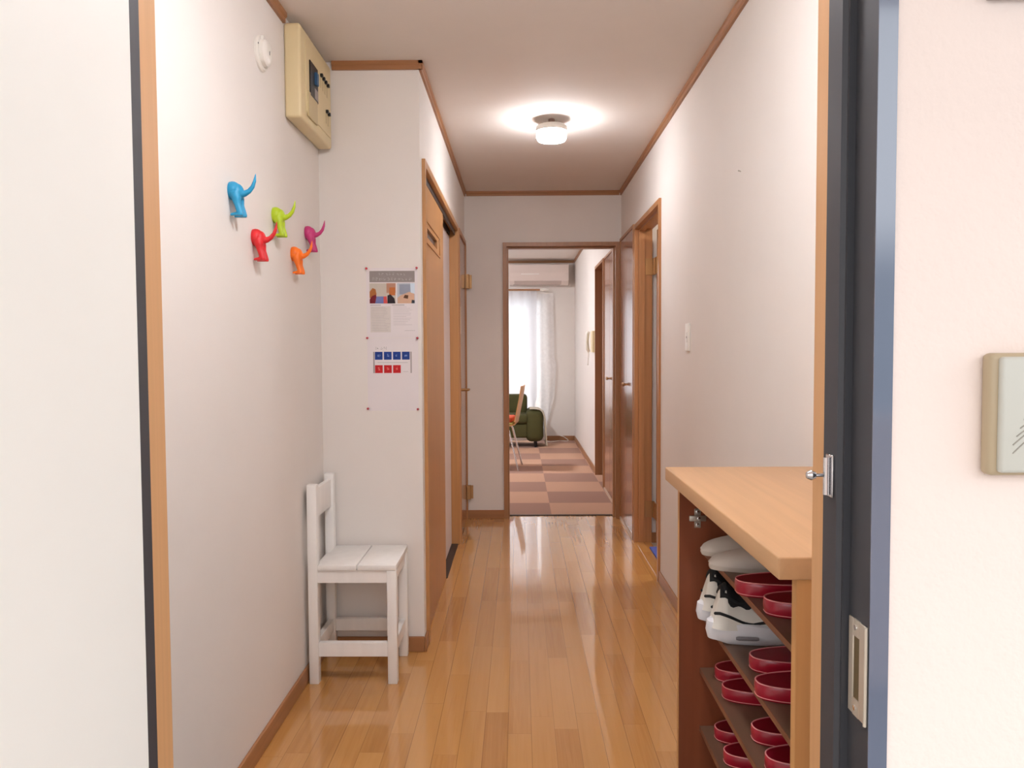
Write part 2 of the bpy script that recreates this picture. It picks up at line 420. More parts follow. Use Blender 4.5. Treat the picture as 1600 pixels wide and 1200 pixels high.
# screws in the far jamb
m = MB()
for z in (.12, .85, 1.72): m.lathe([(.004, 0), (.004, .002)], Matrix.Translation(Vector((-.418, 4.8395, z))-L) @ Matrix.Rotation(math.radians(90), 4, 'X'), 10)
m.build('screw', BRASS, d)

# ---- door_2 narrow toilet door beyond it
d = struct(empty('door_2', (XP, 5.27, 0)), 'narrow brown door with lever handle and brass hinges left of the far doorway', 'door'); L = d.location
m = MB(); B(m, (XP+.014, 4.955, 0), (XP-.05, 4.985, 1.99)); B(m, (XP+.014, 5.56, 0), (XP-.05, 5.585, 1.99)); B(m, (XP+.014, 4.955, 1.99), (XP-.05, 5.585, 2.02))
m.build('door_frame', TRIMZ, d, smooth=True)
m = MB(); B(m, (XP+.006, 4.988, .008), (XP-.028, 5.557, 1.987), .002, 1); m.build('door_panel', CLOSET, d, smooth=True)
m = MB(); B(m, (XP+.014, 4.990, 1.34), (XP+.006, 5.02, 1.52), .002, 1); o = m.build('latch_plate', WHITEPL, d, smooth=True)  # plate kept white to paint the light reflected at the lock
m = MB(); hx = XP+.006
M_ = lambda v: tuple(Vector(v)-L)
m.box(M_((hx, 5.03, .86)), M_((hx+.004, 5.065, 1.07)), .0015, 1)
m.tube([M_((hx, 5.048, .975)), M_((hx+.05, 5.048, .975))], .009)
m.tube([M_((hx+.048, 5.048, .975)), M_((hx+.052, 5.08, .975)), M_((hx+.050, 5.15, .972))], [.009, .009, .007])
m.build('lever_handle', BRASS, d, smooth=True)
for z in (.20, 1.73):
    m = MB(); m.tube([M_((XP+.028, 5.565, z-.052)), M_((XP+.028, 5.565, z+.052))], .008)
    for q in (-.018, .018): m.tube([M_((XP+.028, 5.565, z+q-.001)), M_((XP+.028, 5.565, z+q+.001))], .0095)
    B(m, (XP+.010, 5.545, z-.05), (XP+.030, 5.58, z+.05)); B(m, (XP+.02, 5.575, z-.048), (XP+.052, 5.580, z+.048))
    m.build('hinge', BRASS, d, smooth=True)

# ---- door_3 washroom door on the right, standing open
d = struct(empty('door_3', (XR, 4.45, 0)), 'tan door standing open into the washroom on the right', 'door'); L = d.location
m = MB()
for (y0, y1) in ((4.028, 4.055), (4.88, 4.905)):
    B(m, (XR-.013, y0, 0), (XR+.10, y1, 1.99))
B(m, (XR-.013, 4.028, 1.99), (XR+.10, 4.905, 2.018))
B(m, (XR+.015, 4.868, 0), (XR+.052, 4.88, 1.978)); B(m, (XR+.015, 4.055, 0), (XR+.052, 4.067, 1.978)); B(m, (XR+.015, 4.055, 1.978), (XR+.052, 4.88, 1.99))
m.build('door_frame', TRIMZ, d, smooth=True)
o = MB().box(M_((XR+.114, 4.765, .020)), M_((XR+.91, 4.80, 1.975)), .002, 1).build('door_panel', JAMB, d, smooth=True)
for z in (.215, 1.755):
    m = MB(); B(m, (XR+.056, 4.875, z-.052), (XR+.104, 4.879, z+.052)); m.tube([M_((XR+.110, 4.866, z-.052)), M_((XR+.110, 4.866, z+.052))], .0065)
    B(m, (XR+.1085, 4.770, z-.052), (XR+.1135, 4.866, z+.052))
    m.build('hinge', BRASS, d, smooth=True)
struct(box('trim_10', (XR, 4.055, -.002), (XR+.058, 4.88, .003), FLOOR))
o = box('bath_mat', (XR+.062, 4.10, -.004), (XR+.62, 4.735, .010), mat('blue_cloth', (78, 92, 176), .9, bump=.4, bscale=400), bev=.004)
tag(o, 'blue mat on the floor inside the open door on the right', 'mat')

# ---- door_4 hall closet
def bifold(name, label, x, y0, y1, h, fm):
    d = struct(empty(name, (x, (y0+y1)/2, 0)), label, 'door'); L_ = d.location
    def b(m, a, c, *k): return m.box(tuple(Vector(a)-L_), tuple(Vector(c)-L_), *k)
    m = MB(); b(m, (x, y0, 0), (x-.014, y0+.018, h-.018)); b(m, (x, y1-.018, 0), (x-.014, y1, h-.018)); b(m, (x, y0, h-.018), (x-.014, y1, h))
    m.build('door_frame', fm, d, smooth=True)
    c = (y0+y1)/2
    for s, (p, q) in enumerate(((y0+.020, c-.0015), (c+.0015, y1-.020))):
        m = MB(); b(m, (x, p, .022), (x-.009, q, h-.021), .002, 1); pn = m.build('door_panel', CLOSET, d, smooth=True)
        yk = c + (-.028 if s == 0 else .028)
        MB().lathe([(.006, 0), (.006, .012), (.012, .018), (.013, .024), (.008, .028)], Matrix.Translation(Vector((x-.009, yk, .996))-L_) @ Matrix.Rotation(math.radians(-90), 4, 'Y'), 16).build('knob', BRASS, pn, smooth=True)
    m = MB(); b(m, (x, y0+.018, 0), (x-.014, y1-.018, .018)); o = m.build('threshold', mat('pale_threshold', (214, 190, 168), .35), d)
    return d
bifold('door_4', 'brown bifold closet door with two brass knobs at the end of the hall', XR, 4.935, 5.585, 2.03, TRIMZ)
bifold('door_5', 'brown bifold closet door on the right inside the far room', XR2, 5.98, 6.78, 2.04, TRIMZ)

# ---- door_6 doorway on the far room's right wall
d = struct(empty('door_6', (XR2, 7.21, 0)), 'dark brown doorway beside the intercom phone in the far room', 'door'); L = d.location
m = MB(); B(m, (XR2-.014, 6.84, 0), (XR2+.09, 6.87, 2.018)); B(m, (XR2-.014, 7.55, 0), (XR2+.09, 7.58, 2.018)); B(m, (XR2-.014, 6.84, 2.018), (XR2+.09, 7.58, 2.045))
m.build('door_frame', DARKZ, d, smooth=True)
m = MB(); B(m, (XR2+.055, 6.872, .006), (XR2+.085, 7.548, 2.016)); m.build('door_panel', wood('red_brown_door', (120, 62, 38), 'Z', .4), d)

# ---- window_1 balcony window
d = struct(empty('window_1', (-.98, DF+.07, WZ0)), 'tall balcony window behind the white curtains', 'window'); L = d.location
ALU = mat('window_aluminium', (190, 190, 188), .4, metal=.6)
m = MB()
B(m, (WX0, DF+.04, WZ0), (WX0+.04, DF+.10, WZ1)); B(m, (WX1-.04, DF+.04, WZ0), (WX1, DF+.10, WZ1)); B(m, (WX0, DF+.04, WZ0), (WX1, DF+.10, WZ0+.04)); B(m, (WX0, DF+.04, WZ1-.04), (WX1, DF+.10, WZ1))
B(m, (-1.01, DF+.04, WZ0), (-.95, DF+.10, WZ1)); m.build('window_frame', ALU, d)
m = MB(); B(m, (WX0+.04, DF+.065, WZ0+.04), (-1.01, DF+.070, WZ1-.04)); m.build('pane', glass_mat('clear_glass'), d)
m = MB(); B(m, (-.95, DF+.085, WZ0+.04), (WX1-.04, DF+.090, WZ1-.04)); m.build('pane', glass_mat('clear_glass_b'), d)
m = MB(); z = 0
m.box((-2.8, 11.3, -.1), (1.2, 11.4, 1.0)); struct(m.build('wall_balcony', STUCCO)); struct(box('balcony_sky_blocker', (-2.8, DF+.15, 2.3), (1.2, 11.4, 2.4), STUCCO)); struct(box('floor_balcony', (-2.8, DF+.15, -.12), (1.2, 11.3, -.02), CONC))  # ceiling slab added out of sight to cut sky light on the curtains

# ---- entry door frame and leaf
m = MB()
R = [(.400, .828), (.3795, .828), (.3795, .879), (.3715, .879), (.3715, .883), (.366, .886), (.366, .9246), (.400, .9246)]
m.prism(R, -.17, 2.05, 2)
Lp = [(-.470, .828), (-.462, .828), (-.462, .885), (-.446, .885), (-.446, .917), (-.470, .917)]
m.prism(Lp, -.17, 2.05, 2)
m.box((-.470, .828, 2.05), (.400, .917, 2.09))
o = struct(m.build('trim_11', STEEL)); m = MB(); m.box((.3795, .8265, -.17), (.400, .828, 2.05)); m.build('front_face', FASCIA, o)
m = MB(); m.box((.366, .9246, -.15), (.400, .958, 2.05)); m.box((-.446, .917, -.15), (-.470, .958, 2.05)); m.box((-.470, .917, 2.05), (.400, .958, 2.09))
m.box((.400, .951, -.15), (.45, .958, 2.13)); m.box((-.470, .951, -.15), (-.52, .958, 2.13)); m.box((-.470, .951, 2.09), (.400, .958, 2.13))
struct(m.build('trim_12', ENTRY))
d = struct(empty('door_7', (-.439, .84, -.15), math.radians(0)), 'cream front door standing wide open at the left edge', 'door')
m = MB(); m.box((0, 0, 0), (.045, -.82, 2.17), .0015, 1)
lf = m.build('door_leaf', LEAF, d, smooth=True)
lf.location = (-.036, .025, 0); lf.rotation_euler = (0, 0, math.radians(-1.5))
m = MB(); m.box((-.030, .027, 0), (.006, .040, 2.17)); m.build('edge_gasket', DARKEDGE, d)
for z in (.3, 1.9):
    MB().tube([(-.010, .030, z), (-.010, .030, z+.09)], .007).build('hinge', SATIN, d, smooth=True)

# strike plate on the frame
o = empty('strike_plate', (.3795, .857, .87)); tag(o, 'silver lock strike plate on the blue-grey door frame', 'strike plate')
m = MB(); py0, py1, pz0, pz1 = -.026, .018, -.055, .055
m.box((-.002, py0, pz0), (0, -.009, pz1), .0008, 1); m.box((-.002, .006, pz0), (0, py1, pz1), .0008, 1)
m.box((-.002, -.009, .036), (0, .006, pz1)); m.box((-.002, -.009, pz0), (0, .006, -.036))
m.tube([(-.002, py0, pz0), (-.002, py0, pz1)], .0022)
m.build('plate', mat('strike_metal', (214, 204, 188), .4, metal=.6), o, smooth=True)
box('strike_box', (-.0006, -.009, -.036), (0, .006, .036), mat('strike_pocket', (116, 100, 70), .5, metal=.5), o)
MB().lathe([(.003, 0), (.003, .001)], Matrix.Translation((-.002, 0, .046)) @ Matrix.Rotation(math.radians(-90), 4, 'Y'), 12).build('screw', CHROME, o)
MB().lathe([(.003, 0), (.003, .001)], Matrix.Translation((-.002, 0, -.046)) @ Matrix.Rotation(math.radians(-90), 4, 'Y'), 12).build('screw', CHROME, o)
# door guard catch
o = empty('door_guard', (.366, .903, 1.082)); tag(o, 'chrome door guard catch with a ball-ended pin', 'door guard')
m = MB(); m.box((0, -.010, -.026), (-.0025, .010, .024), .001, 1); m.tube([(-.006, -.002, -.023), (-.006, -.002, .021)], .0038); m.build('back_plate', CHROME, o, smooth=True)
m = MB(); m.tube([(-.005, -.002, 0), (-.020, -.002, 0)], .0022)
m.lathe([(.0005, -.0062), (.004, -.005), (.0062, 0), (.004, .005), (.0005, .0062)], Matrix.Translation((-.024, -.002, 0)) @ Matrix.Rotation(math.radians(90), 4, 'Y'), 16)
m.build('ball_pin', CHROME, o, smooth=True)

# ---- doorbell intercom and name plate outside
o = empty('doorbell_intercom', (.545, .83, 1.16)); tag(o, 'beige doorbell intercom with slanted speaker slots on the pink outside wall', 'intercom')
SIL = mat('intercom_front', (206, 206, 196), .4, var=.01); BEI = mat('intercom_shaded_side', (190, 172, 142), .45, var=.02)  # case colour includes the side's shadow and warm wood reflection
box('case', (-.050, 0, -.065), (.050, -.019, .065), BEI, o, .006, 3)
box('front_cover', (-.0425, -.016, -.061), (.049, -.026, .061), SIL, o, .004, 3)
m = MB()
for k in range(8):
    ox = -.022 + .004*k; oz = -.040 + .0105*k
    pts = []
    for i in range(9):
        t = i/8; pts.append((-.030+.004*max(0, k-1)*.9 + t*.060, -.0262, -.040+.0088*k + (.062-.006*k)*t*(1-.28*t)))
    m.tube(pts, .0007, 6)
m.build('speaker_slot', mat('slot_shadow', (158, 154, 144), .6), o)
MB().lathe([(.011, 0), (.011, .003), (.009, .004)], Matrix.Translation((.02, -.026, -.045)) @ Matrix.Rotation(math.radians(90), 4, 'X'), 24).build('push_button', WHITEPL, o, smooth=True)
o = empty('name_plate', (.60, .83, 1.640)); tag(o, 'white name plate in a dark frame high on the outside wall', 'name plate')
m = MB(); m.box((-.107, 0, -.040), (-.098, -.011, .040)); m.box((.098, 0, -.040), (.107, -.011, .040)); m.box((-.107, 0, -.044), (.107, -.011, -.040)); m.box((-.107, 0, .040), (.107, -.011, .045))
m.build('frame', mat('plate_frame', (96, 80, 74), .4), o)
box('plate', (-.098, 0, -.040), (.098, -.008, .040), WHITEPL, o)

# ---------------------------------------------------------------- ceiling lamp
def lamp(x, y, label, s, H=H):
    o = empty('ceiling_light', (x, y, H)); tag(o, label, 'ceiling light', kind=None)
    T_ = Matrix.Rotation(math.radians(180), 4, 'X')
    MB().lathe([(.016, 0), (.016, .03)], T_, 20).build('stem', mat('lamp_stem', (150, 120, 105), .5), o, smooth=True)
    MB().lathe([(.030, .028), (.070, .031), (.078, .038), (.078, .062)], T_, 48).build('housing', WHITEPL, o, smooth=True)
    MB().lathe([(.0735, .060), (.0745, .063), (.0745, .092), (.068, .104), (.045, .110), (.01, .112)], T_, 48).build('diffuser', emis('lamp_diffuser', (250, 250, 255), s), o, smooth=True)
    return o
lamp(.165, 3.88, 'small round white ceiling light glowing in the middle of the hall ceiling', 88)
lamp(0, 1.55, 'added round white ceiling light above the entrance, unseen, brightening the front of the hall', 175)  # added lamp, never in view, to brighten the entrance
lamp(-.9, 7.9, 'added round white ceiling light in the far room, unseen, brightening that room', 600, H2)  # added lamp, never in view, because the far room was too dark

# ---------------------------------------------------------------- breaker box
o = empty('breaker_box', (XL, 2.875, 2.195)); tag(o, 'cream electrical breaker box high on the left wall under the ceiling', 'breaker box')
m = MB(); m.box((0, -.215, -.162), (.057, .213, .158), .010, 4)
m.build('case', CREAMPL, o, smooth=True)
box('cover_panel', (.056, -.155, -.125), (.0595, .195, .125), CREAMPL, o, .0015, 1)
box('terminal_cover', (.058, -.14, -.135), (.0635, -.02, -.045), CREAMPL2, o, .0015, 1)
mb = box('main_breaker', (.058, -.115, -.055), (.064, -.010, .070), BLACK, o, .002, 1)
box('breaker_toggle', (.062, -.06, .0), (.074, -.035, .045), mat('blue_toggle', (52, 92, 128), .4), mb, .002, 1)
box('rating_label', (.0642, -.06, -.048), (.0646, -.015, -.012), mat('rating_label', (170, 160, 158), .5), mb)
for k, (y, z) in enumerate(((.040, .068), (.072, .066), (.104, .064), (.136, .062), (.118, -.042), (.146, -.044))):
    sl = box('branch_switch', (.059, y-.006, z-.045), (.0605, y+.006, z+.006), CREAMPL2, o)
    box('toggle', (.060, y-.007, z-.006), (.070, y+.007, z+.006), BLACK, sl, .001, 1)

# ---------------------------------------------------------------- smoke alarm on the wall
o = empty('round_wall_socket', (XL, 2.415, 2.155)); tag(o, 'round white fitting on the left wall beside the breaker box', 'wall fitting')
RY = Matrix.Rotation(math.radians(90), 4, 'Y')
MB().lathe([(.054, 0), (.054, .006), (.050, .010), (.046, .010)], RY, 40).build('base_ring', WHITEPL, o, smooth=True)
MB().lathe([(.040, .008), (.040, .022), (.034, .028), (.016, .030)], RY, 40).build('cap', WHITEPL, o, smooth=True)
for k in range(4):
    m = MB()
    a = math.radians(20+90*k); m.box((.008, .036*math.cos(a)-.006, .036*math.sin(a)-.006), (.018, .048*math.cos(a)+.004, .048*math.sin(a)+.004), .001, 1)
    m.build('lug', WHITEPL, o, smooth=True)
MB().box((.028, -.001, -.006), (.0310, .001, .006)).build('slot', BLACK, o); MB().box((.009, -.047, .012), (.0115, -.044, .016)).build('slot', BLACK, o)

# ---------------------------------------------------------------- dog-tail hooks
def hook(col, y, z, colname, label):
    """rump of a dog: body against the wall, two legs, tail curling up. local X = out of the wall"""
    m = MB()
    def ball(c, rx, ry, rz):
        bmesh.ops.create_uvsphere(m.bm, u_segments=20, v_segments=12, radius=1, matrix=Matrix.Translation(c) @ Matrix.Diagonal((rx, ry, rz, 1)))
    ball((.008, 0, .070), .022, .026, .026); ball((.020, 0, .066), .017, .023, .024)
    m.tube([(-.01, 0, .070), (.010, 0, .070)], [.025, .024], 20)
    m.tube([(.016, 0, .066), (.030, 0, .062), (.041, 0, .063), (.052, 0, .069), (.062, 0, .081), (.068, 0, .097), (.0715, 0, .118)], [.017, .0125, .0085, .0068, .0058, .0044, .0010], 16)
    for sd in (-1, 1):
        m.tube([(.016, sd*.011, .062), (.021, sd*.013, .046), (.024, sd*.014, .030), (.029, sd*.015, .014), (.031, sd*.015, .004)], [.0150, .0125, .0088, .0085, .0090], 16)
        m.tube([(.032, sd*.015, .003), (.020, sd*.015, .003), (.009, sd*.015, .002)], [.0080, .0066, .0052], 14)
        ball((.009, sd*.015, .002), .0052, .0052, .0052); ball((.031, sd*.015, .004), .0085, .0085, .0090)
    me = bpy.data.meshes.new('tail_hook'); m.bm.to_mesh(me); m.bm.free()
    t = bpy.data.objects.new('tmp', me); COL.objects.link(t)
    rm = t.modifiers.new('remesh', 'REMESH'); rm.mode = 'VOXEL'; rm.voxel_size = .0013
    sm = t.modifiers.new('smooth', 'SMOOTH'); sm.factor = .5; sm.iterations = 7
    dg = bpy.context.evaluated_depsgraph_get(); dg.update()
    m2 = bpy.data.meshes.new_from_object(t.evaluated_get(dg)); bpy.data.objects.remove(t)
    for q in m2.vertices:
        q.co.x = max(q.co.x, .0003); q.co.z = max(q.co.z, 0)
    for p in m2.polygons: p.use_smooth = True
    m2.materials.clear(); m2.materials.append(mat(colname, col, .45, var=.02))
    h = bpy.data.objects.new('tail_hook', m2); COL.objects.link(h); h.location = (XL, y, z)
    tag(h, label, 'coat hook', 'dog-tail coat hooks on the left wall')
    return h
hook((34, 150, 196), 2.145, 1.607, 'blue_rubber', 'blue coat hook shaped like a dog\'s rump and tail on the white wall')
hook((176, 202, 30), 2.52, 1.606, 'lime_rubber', 'lime green coat hook shaped like a dog\'s rump and tail')
hook((196, 52, 118), 2.90, 1.606, 'pink_rubber', 'magenta pink coat hook shaped like a dog\'s rump and tail')
hook((216, 34, 40), 2.325, 1.505, 'red_rubber', 'red coat hook shaped like a dog\'s rump and tail')
hook((246, 118, 22), 2.72, 1.505, 'orange_rubber', 'orange coat hook shaped like a dog\'s rump and tail')

# ---------------------------------------------------------------- papers on the wall
FY = DP
px0 = lambda u: 0
# first sheet
PAPER = mat('paper', (232, 225, 226), .6, var=.004, spec=.2)
def ink(n, c): return mat(n, c, .6, var=.03, scale=40, spec=.2)
GREY = ink('grey_ink', (150, 142, 139)); DG = ink('dark_ink', (90, 84, 86)); LG = ink('pale_grey_ink', (206, 198, 198)); WI = ink('white_ink', (198, 192, 192)); MG = ink('mid_grey_ink', (178, 170, 172))
BLUE = ink('blue_ink', (38, 66, 140)); RED = ink('red_ink', (196, 40, 44)); LB = ink('light_blue_ink', (150, 176, 226)); LR = ink('light_red_ink', (240, 150, 140))
def sheet(name, xc, z0, z1, label):
    o = empty(name, (xc, FY, (z0+z1)/2)); tag(o, label, 'paper notice')
    box('paper', (-.103, -.0012, -(z1-z0)/2), (.103, -.0002, (z1-z0)/2), PAPER, o)
    return o
def flat(m, x0, z0, x1, z1, k=1): return m.box((x0, -.0012-.0003*k, z0), (x1, -.0012, z1))
o = sheet('printed_notice', -.512, 1.285, 1.565, 'upper white notice with grey heading and two photographs')
# local coords: x -.10..+.10, z -.14..+.14
m = MB(); flat(m, -.090, .083, .092, .128); hd = m.build('heading_bar', GREY, o)
def strokes(m, x, z, s, k, n=5, seed=0, w=.0011):
    rr = random.Random(seed)
    for i in range(n):
        if rr.random() < .5:
            a = x+rr.uniform(0, s*.4); zz = z+rr.uniform(0, s); flat(m, a, zz, a+s*rr.uniform(.3, .6), zz+w, k)
        else:
            a = x+rr.uniform(0, s*.9); zz = z+rr.uniform(0, s*.4); flat(m, a, zz, a+w, zz+s*rr.uniform(.3, .6), k)
m = MB()
for i in range(8): strokes(m, -.055+.0145*i, .110, .010, 2, 4, i)
for i in range(11): strokes(m, -.080+.0148*i, .089, .012, 2, 5, 20+i)
m.build('heading_text', WI, hd)
# photo 1: two people at a table
m = MB(); flat(m, -.090, -.002, .015, .079, 1); p1 = m.build('photograph', ink('ph_wall', (200, 192, 180)), o)
def patch(parent, name, c, rects, k):
    m = MB()
    for r in rects: flat(m, *r, k)
    return m.build(name, ink(name, c), parent)
def poly(parent, name, c, pts, k):
    MB().prism(pts, -.0012, -.0012-.0003*k, 1).build(name, ink(name, c), parent)
poly(p1, 'printed_shape', (176, 110, 60), [(-.090, .045), (-.078, .060), (-.066, .055), (-.062, .035), (-.075, .02), (-.090, .02)], 2)
poly(p1, 'printed_shape', (120, 34, 44), [(-.090, -.002), (-.060, -.002), (-.062, .02), (-.064, .034), (-.080, .028), (-.090, .014)], 3)
poly(p1, 'printed_shape', (120, 130, 184), [(-.068, -.002), (-.034, -.002), (-.034, .026), (-.062, .026)], 4)
poly(p1, 'printed_shape', (206, 84, 82), [(-.034, -.002), (-.018, -.002), (-.022, .026), (-.034, .026)], 4)
poly(p1, 'printed_shape', (184, 138, 116), [(-.022, .04), (.015, .04), (.015, .079), (-.022, .079)], 2)
poly(p1, 'printed_shape', (190, 112, 62), [(-.012, .03), (.013, .03), (.013, .062), (-.010, .062)], 3)
poly(p1, 'printed_shape', (46, 38, 44), [(-.018, -.002), (.013, -.002), (.010, .018), (-.006, .034), (-.018, .030)], 5)
m = MB(); flat(m, .021, -.002, .092, .079, 1); p2 = m.build('photograph', ink('ph_room', (188, 196, 206)), o)
poly(p2, 'printed_shape', (150, 156, 172), [(.030, .034), (.074, .034), (.074, .074), (.030, .074)], 2)
poly(p2, 'printed_shape', (214, 176, 150), [(.022, -.002), (.090, -.002), (.090, .036), (.070, .044), (.034, .030), (.022, .02)], 3)
poly(p2, 'printed_shape', (92, 60, 40), [(.046, .020), (.064, .016), (.066, .030), (.052, .032)], 4)
poly(p2, 'printed_shape', (60, 66, 76), [(.078, -.002), (.091, -.002), (.091, .010), (.080, .012)], 4)
poly(p2, 'printed_shape', (214, 228, 240), [(.076, .040), (.092, .036), (.092, .079), (.074, .079)], 3)
m = MB(); flat(m, -.088, -.118, -.006, -.014, 1); m.build('text_panel', ink('beige_ink', (220, 212, 206)), o)
m = MB(); rr = random.Random(3)
for i in range(15): flat(m, -.084, -.018-.0066*i, -.084+rr.uniform(.05, .076), -.0172-.0066*i, 2)
for i in range(12): flat(m, .004, -.016-.0066*i, .004+rr.uniform(.05, .080), -.0152-.0066*i, 1)
flat(m, .050, -.112, .092, -.111, 1); m.build('text_line', MG, o)
for a_, b_ in ((-.088, -.045), (0, .05)):
    m = MB(); flat(m, a_, -.010, b_, -.008, 2); m.build('text_title', GREY, o)
# second sheet
o = sheet('calendar_notice', -.512, .990, 1.283, 'lower white notice with four blue and three red squares')
s_ = .0190; pitch = .0365
for i in range(4):
    m = MB(); flat(m, -.072+pitch*i, .060, -.072+pitch*i+.031, .092, 1); m.build('blue_square', BLUE, o)
for i in range(3):
    m = MB(); flat(m, -.072+pitch*i, .006, -.072+pitch*i+.031, .038, 1); m.build('red_square', RED, o)
for i in range(4):
    m = MB(); strokes(m, -.072+pitch*i+.010, .071, .012, 2, 6, 50+i, .0014); m.build('square_text', LB, o)
for i in range(3):
    m = MB(); strokes(m, -.072+pitch*i+.010, .017, .012, 2, 6, 60+i, .0014); m.build('square_text', LR, o)
for a_, b_ in ((-.079, -.0735), (.0715, .0765)):
    m = MB(); flat(m, a_, .006, b_, .092, 1); m.build('side_bar', ink('bar_grey', (164, 156, 154)), o)
m = MB(); flat(m, -.062, .0475, .060, .0485, 1); flat(m, .042, .011, .062, .0118, 1); strokes(m, -.064, .102, .009, 1, 4, 70); strokes(m, -.050, .102, .009, 1, 5, 71); strokes(m, -.038, .102, .009, 1, 4, 72)
flat(m, -.068, .100, -.0672, .113, 1); flat(m, -.026, .100, -.0252, .113, 1); m.build('caption', GREY, o)
# pins
PINR = mat('pin_red', (176, 46, 62), .35)
pin0 = None
for x, z, lb in ((-.613, 1.563, 'red pin at the upper left corner of the upper notice'), (-.411, 1.564, 'red pin at the upper right corner of the upper notice'),
                 (-.613, 1.284, 'red pin on the left between the two notices'), (-.411, 1.283, 'red pin on the right between the two notices'),
                 (-.614, .999, 'red pin at the lower left corner of the lower notice'), (-.412, .996, 'red pin at the lower right corner of the lower notice')):
    if pin0 is None:
        pin0 = MB().lathe([(.0035, 0), (.0045, .002), (.0030, .004), (.0026, .007), (.0042, .010), (.0036, .0115)], Matrix.Rotation(math.radians(90), 4, 'X'), 16).build('push_pin', PINR, smooth=True); p = pin0
    else: p = pin0.copy(); COL.objects.link(p)
    p.location = (x, FY-.0018, z); tag(p, lb, 'push pin', 'red pins holding the two notices')

# ---------------------------------------------------------------- white chair (faces right)
o = empty('wooden_chair', (-.62, 2.93, 0)); tag(o, 'small white painted wooden chair against the left wall', 'chair'); L = o.location
X0, X1, X2, X3 = -.783, -.748, -.492, -.457; Y0, Y1, Y2, Y3 = 2.785, 2.820, 3.045, 3.080
m = MB()
for (a, b_, c, d_, h) in ((X0, X1, Y0, Y1, .742), (X0, X1, Y2, Y3, .742), (X2, X3, Y0, Y1, .425), (X2, X3, Y2, Y3, .425)):
    MB().box(M_((a, c, 0)), M_((b_, d_, h)), .002, 2).build('leg', WHITEWOOD, o, smooth=True)
m = MB(); B(m, (X0+.008, Y1, .612), (X0+.026, Y2, .722), .003, 2); m.build('backrest', WHITEWOOD, o, smooth=True)
for (a, b_) in ((X1+.001, -.604), (-.600, X3)):
    pts = [a, b_]
    m = MB(); B(m, (a, Y0-.002, .4255), (b_, Y3+.002, .445), .003, 2); m.build('seat_board', WHITEWOOD, o, smooth=True)
m = MB(); B(m, (X1, Y0+.006, .378), (X2, Y1-.006, .425)); B(m, (X1, Y2+.006, .378), (X2, Y3-.006, .425)); B(m, (X2+.008, Y1, .378), (X3-.008, Y2, .425)); B(m, (X0+.008, Y1, .378), (X1-.008, Y2, .425))
m.build('apron', WHITEWOOD, o)
for (a, b_) in (((X1, Y0+.004, .102), (X2, Y1-.008, .155)), ((X1, Y2+.008, .102), (X2, Y3-.006, .152)), ((X2+.006, Y1, .102), (X3-.008, Y2, .152)), ((X0+.008, Y1, .102), (X1-.006, Y2, .155))):
    m = MB(); B(m, a, b_, .0015, 1); m.build('stretcher', WHITEWOOD, o, smooth=True)

# ---------------------------------------------------------------- light switch, nail
o = empty('light_switch', (XR, 3.372, 1.285)); tag(o, 'white light switch plate on the right wall', 'light switch')
box('plate', (0, -.036, -.060), (-.008, .036, .060), mat('switch_white', (250, 248, 240), .3, var=.005), o, .0025, 2)
box('rocker', (-.006, -.012, -.022), (-.0095, .012, .022), WHITEPL, o, .001, 1)
box('pilot_mark', (-.0094, -.007, -.004), (-.0099, .007, .004), mat('switch_mark', (150, 140, 132), .4), o)
o = MB().tube([(0, 0, 0), (-.010, 0, .003)], [.0016, .0024], 8).build('nail', SATIN); o.location = (XR, 2.592, 1.822); tag(o, 'tiny nail high on the right wall', 'nail')

# ---------------------------------------------------------------- shoe cabinet
CZ = .936
o = empty('shoe_cabinet', (.56, 1.5, G)); tag(o, 'open wooden shoe cabinet on the right with slim dark shelves', 'shoe cabinet'); L = o.location
CX0, CX1 = .394, .736; CY0, CY1 = 1.085, 1.905
m = MB(); m.bm.verts.index_update()
B(m, (.365, 1.078, CZ-.033), (.738, 1.925, CZ), .003, 3); m.build('countertop', COUNTER, o, smooth=True)
def panel(y0, y1, inner):
    m = MB(); B(m, (CX0, y0, G), (CX1, y1, CZ-.033)); s = m.build('side_panel', CABIN, o)
    m = MB(); B(m, (CX0-.0008, y0, G), (CX0, y1, CZ-.033)); m.build('edge_band', CABEDGE, s)
    return s
panel(1.888, 1.905, True)
s = panel(1.085, 1.103, False)
m = MB(); B(m, (CX0, 1.0842, G), (CX1, 1.085, CZ-.033)); m.build('outer_veneer', CABEDGE, s)
m = MB(); B(m, (.724, 1.103, G), (CX1, 1.888, CZ-.033)); m.build('back_panel', CABIN, o)
m = MB(); B(m, (CX0+.01, 1.103, G), (.724, 1.888, G+.06)); m.build('plinth', CABIN, o)
SZ = (.743, .583, .438, .290, .145, .005)
for z in SZ:
    m = MB(); B(m, (.447, 1.103, z-.012), (.724, 1.888, z)); s = m.build('shelf', SHELF, o)
    m = MB(); B(m, (.4455, 1.103, z-.012), (.447, 1.888, z)); m.build('edge_band', SHELFE, s)
# hinge mounting plate on the far side panel
m = MB(); c = Vector((.438, 1.888, .814))
def hb(m, x0, z0, x1, z1, t, *k): return B(m, (c.x+x0, c.y, c.z+z0), (c.x+x1, c.y-t, c.z+z1), *k)
hb(m, -.008, -.024, .008, -.004, .003, .001, 1); hb(m, -.008, .004, .008, .024, .003, .001, 1); hb(m, -.021, -.007, .021, .007, .007, .002, 2)
hp = m.build('hinge_plate', SATIN, o, smooth=True)
m = MB()
for x, z, t in ((0, -.016, .0035), (0, .016, .0035), (.002, 0, .0075)):
    m.lathe([(.0045, 0), (.0045, .0015), (.003, .002)], Matrix.Translation(c - L + Vector((x, -t, z))) @ Matrix.Rotation(math.radians(90), 4, 'X'), 12)
m.build('screw', CHROME, hp, smooth=True)

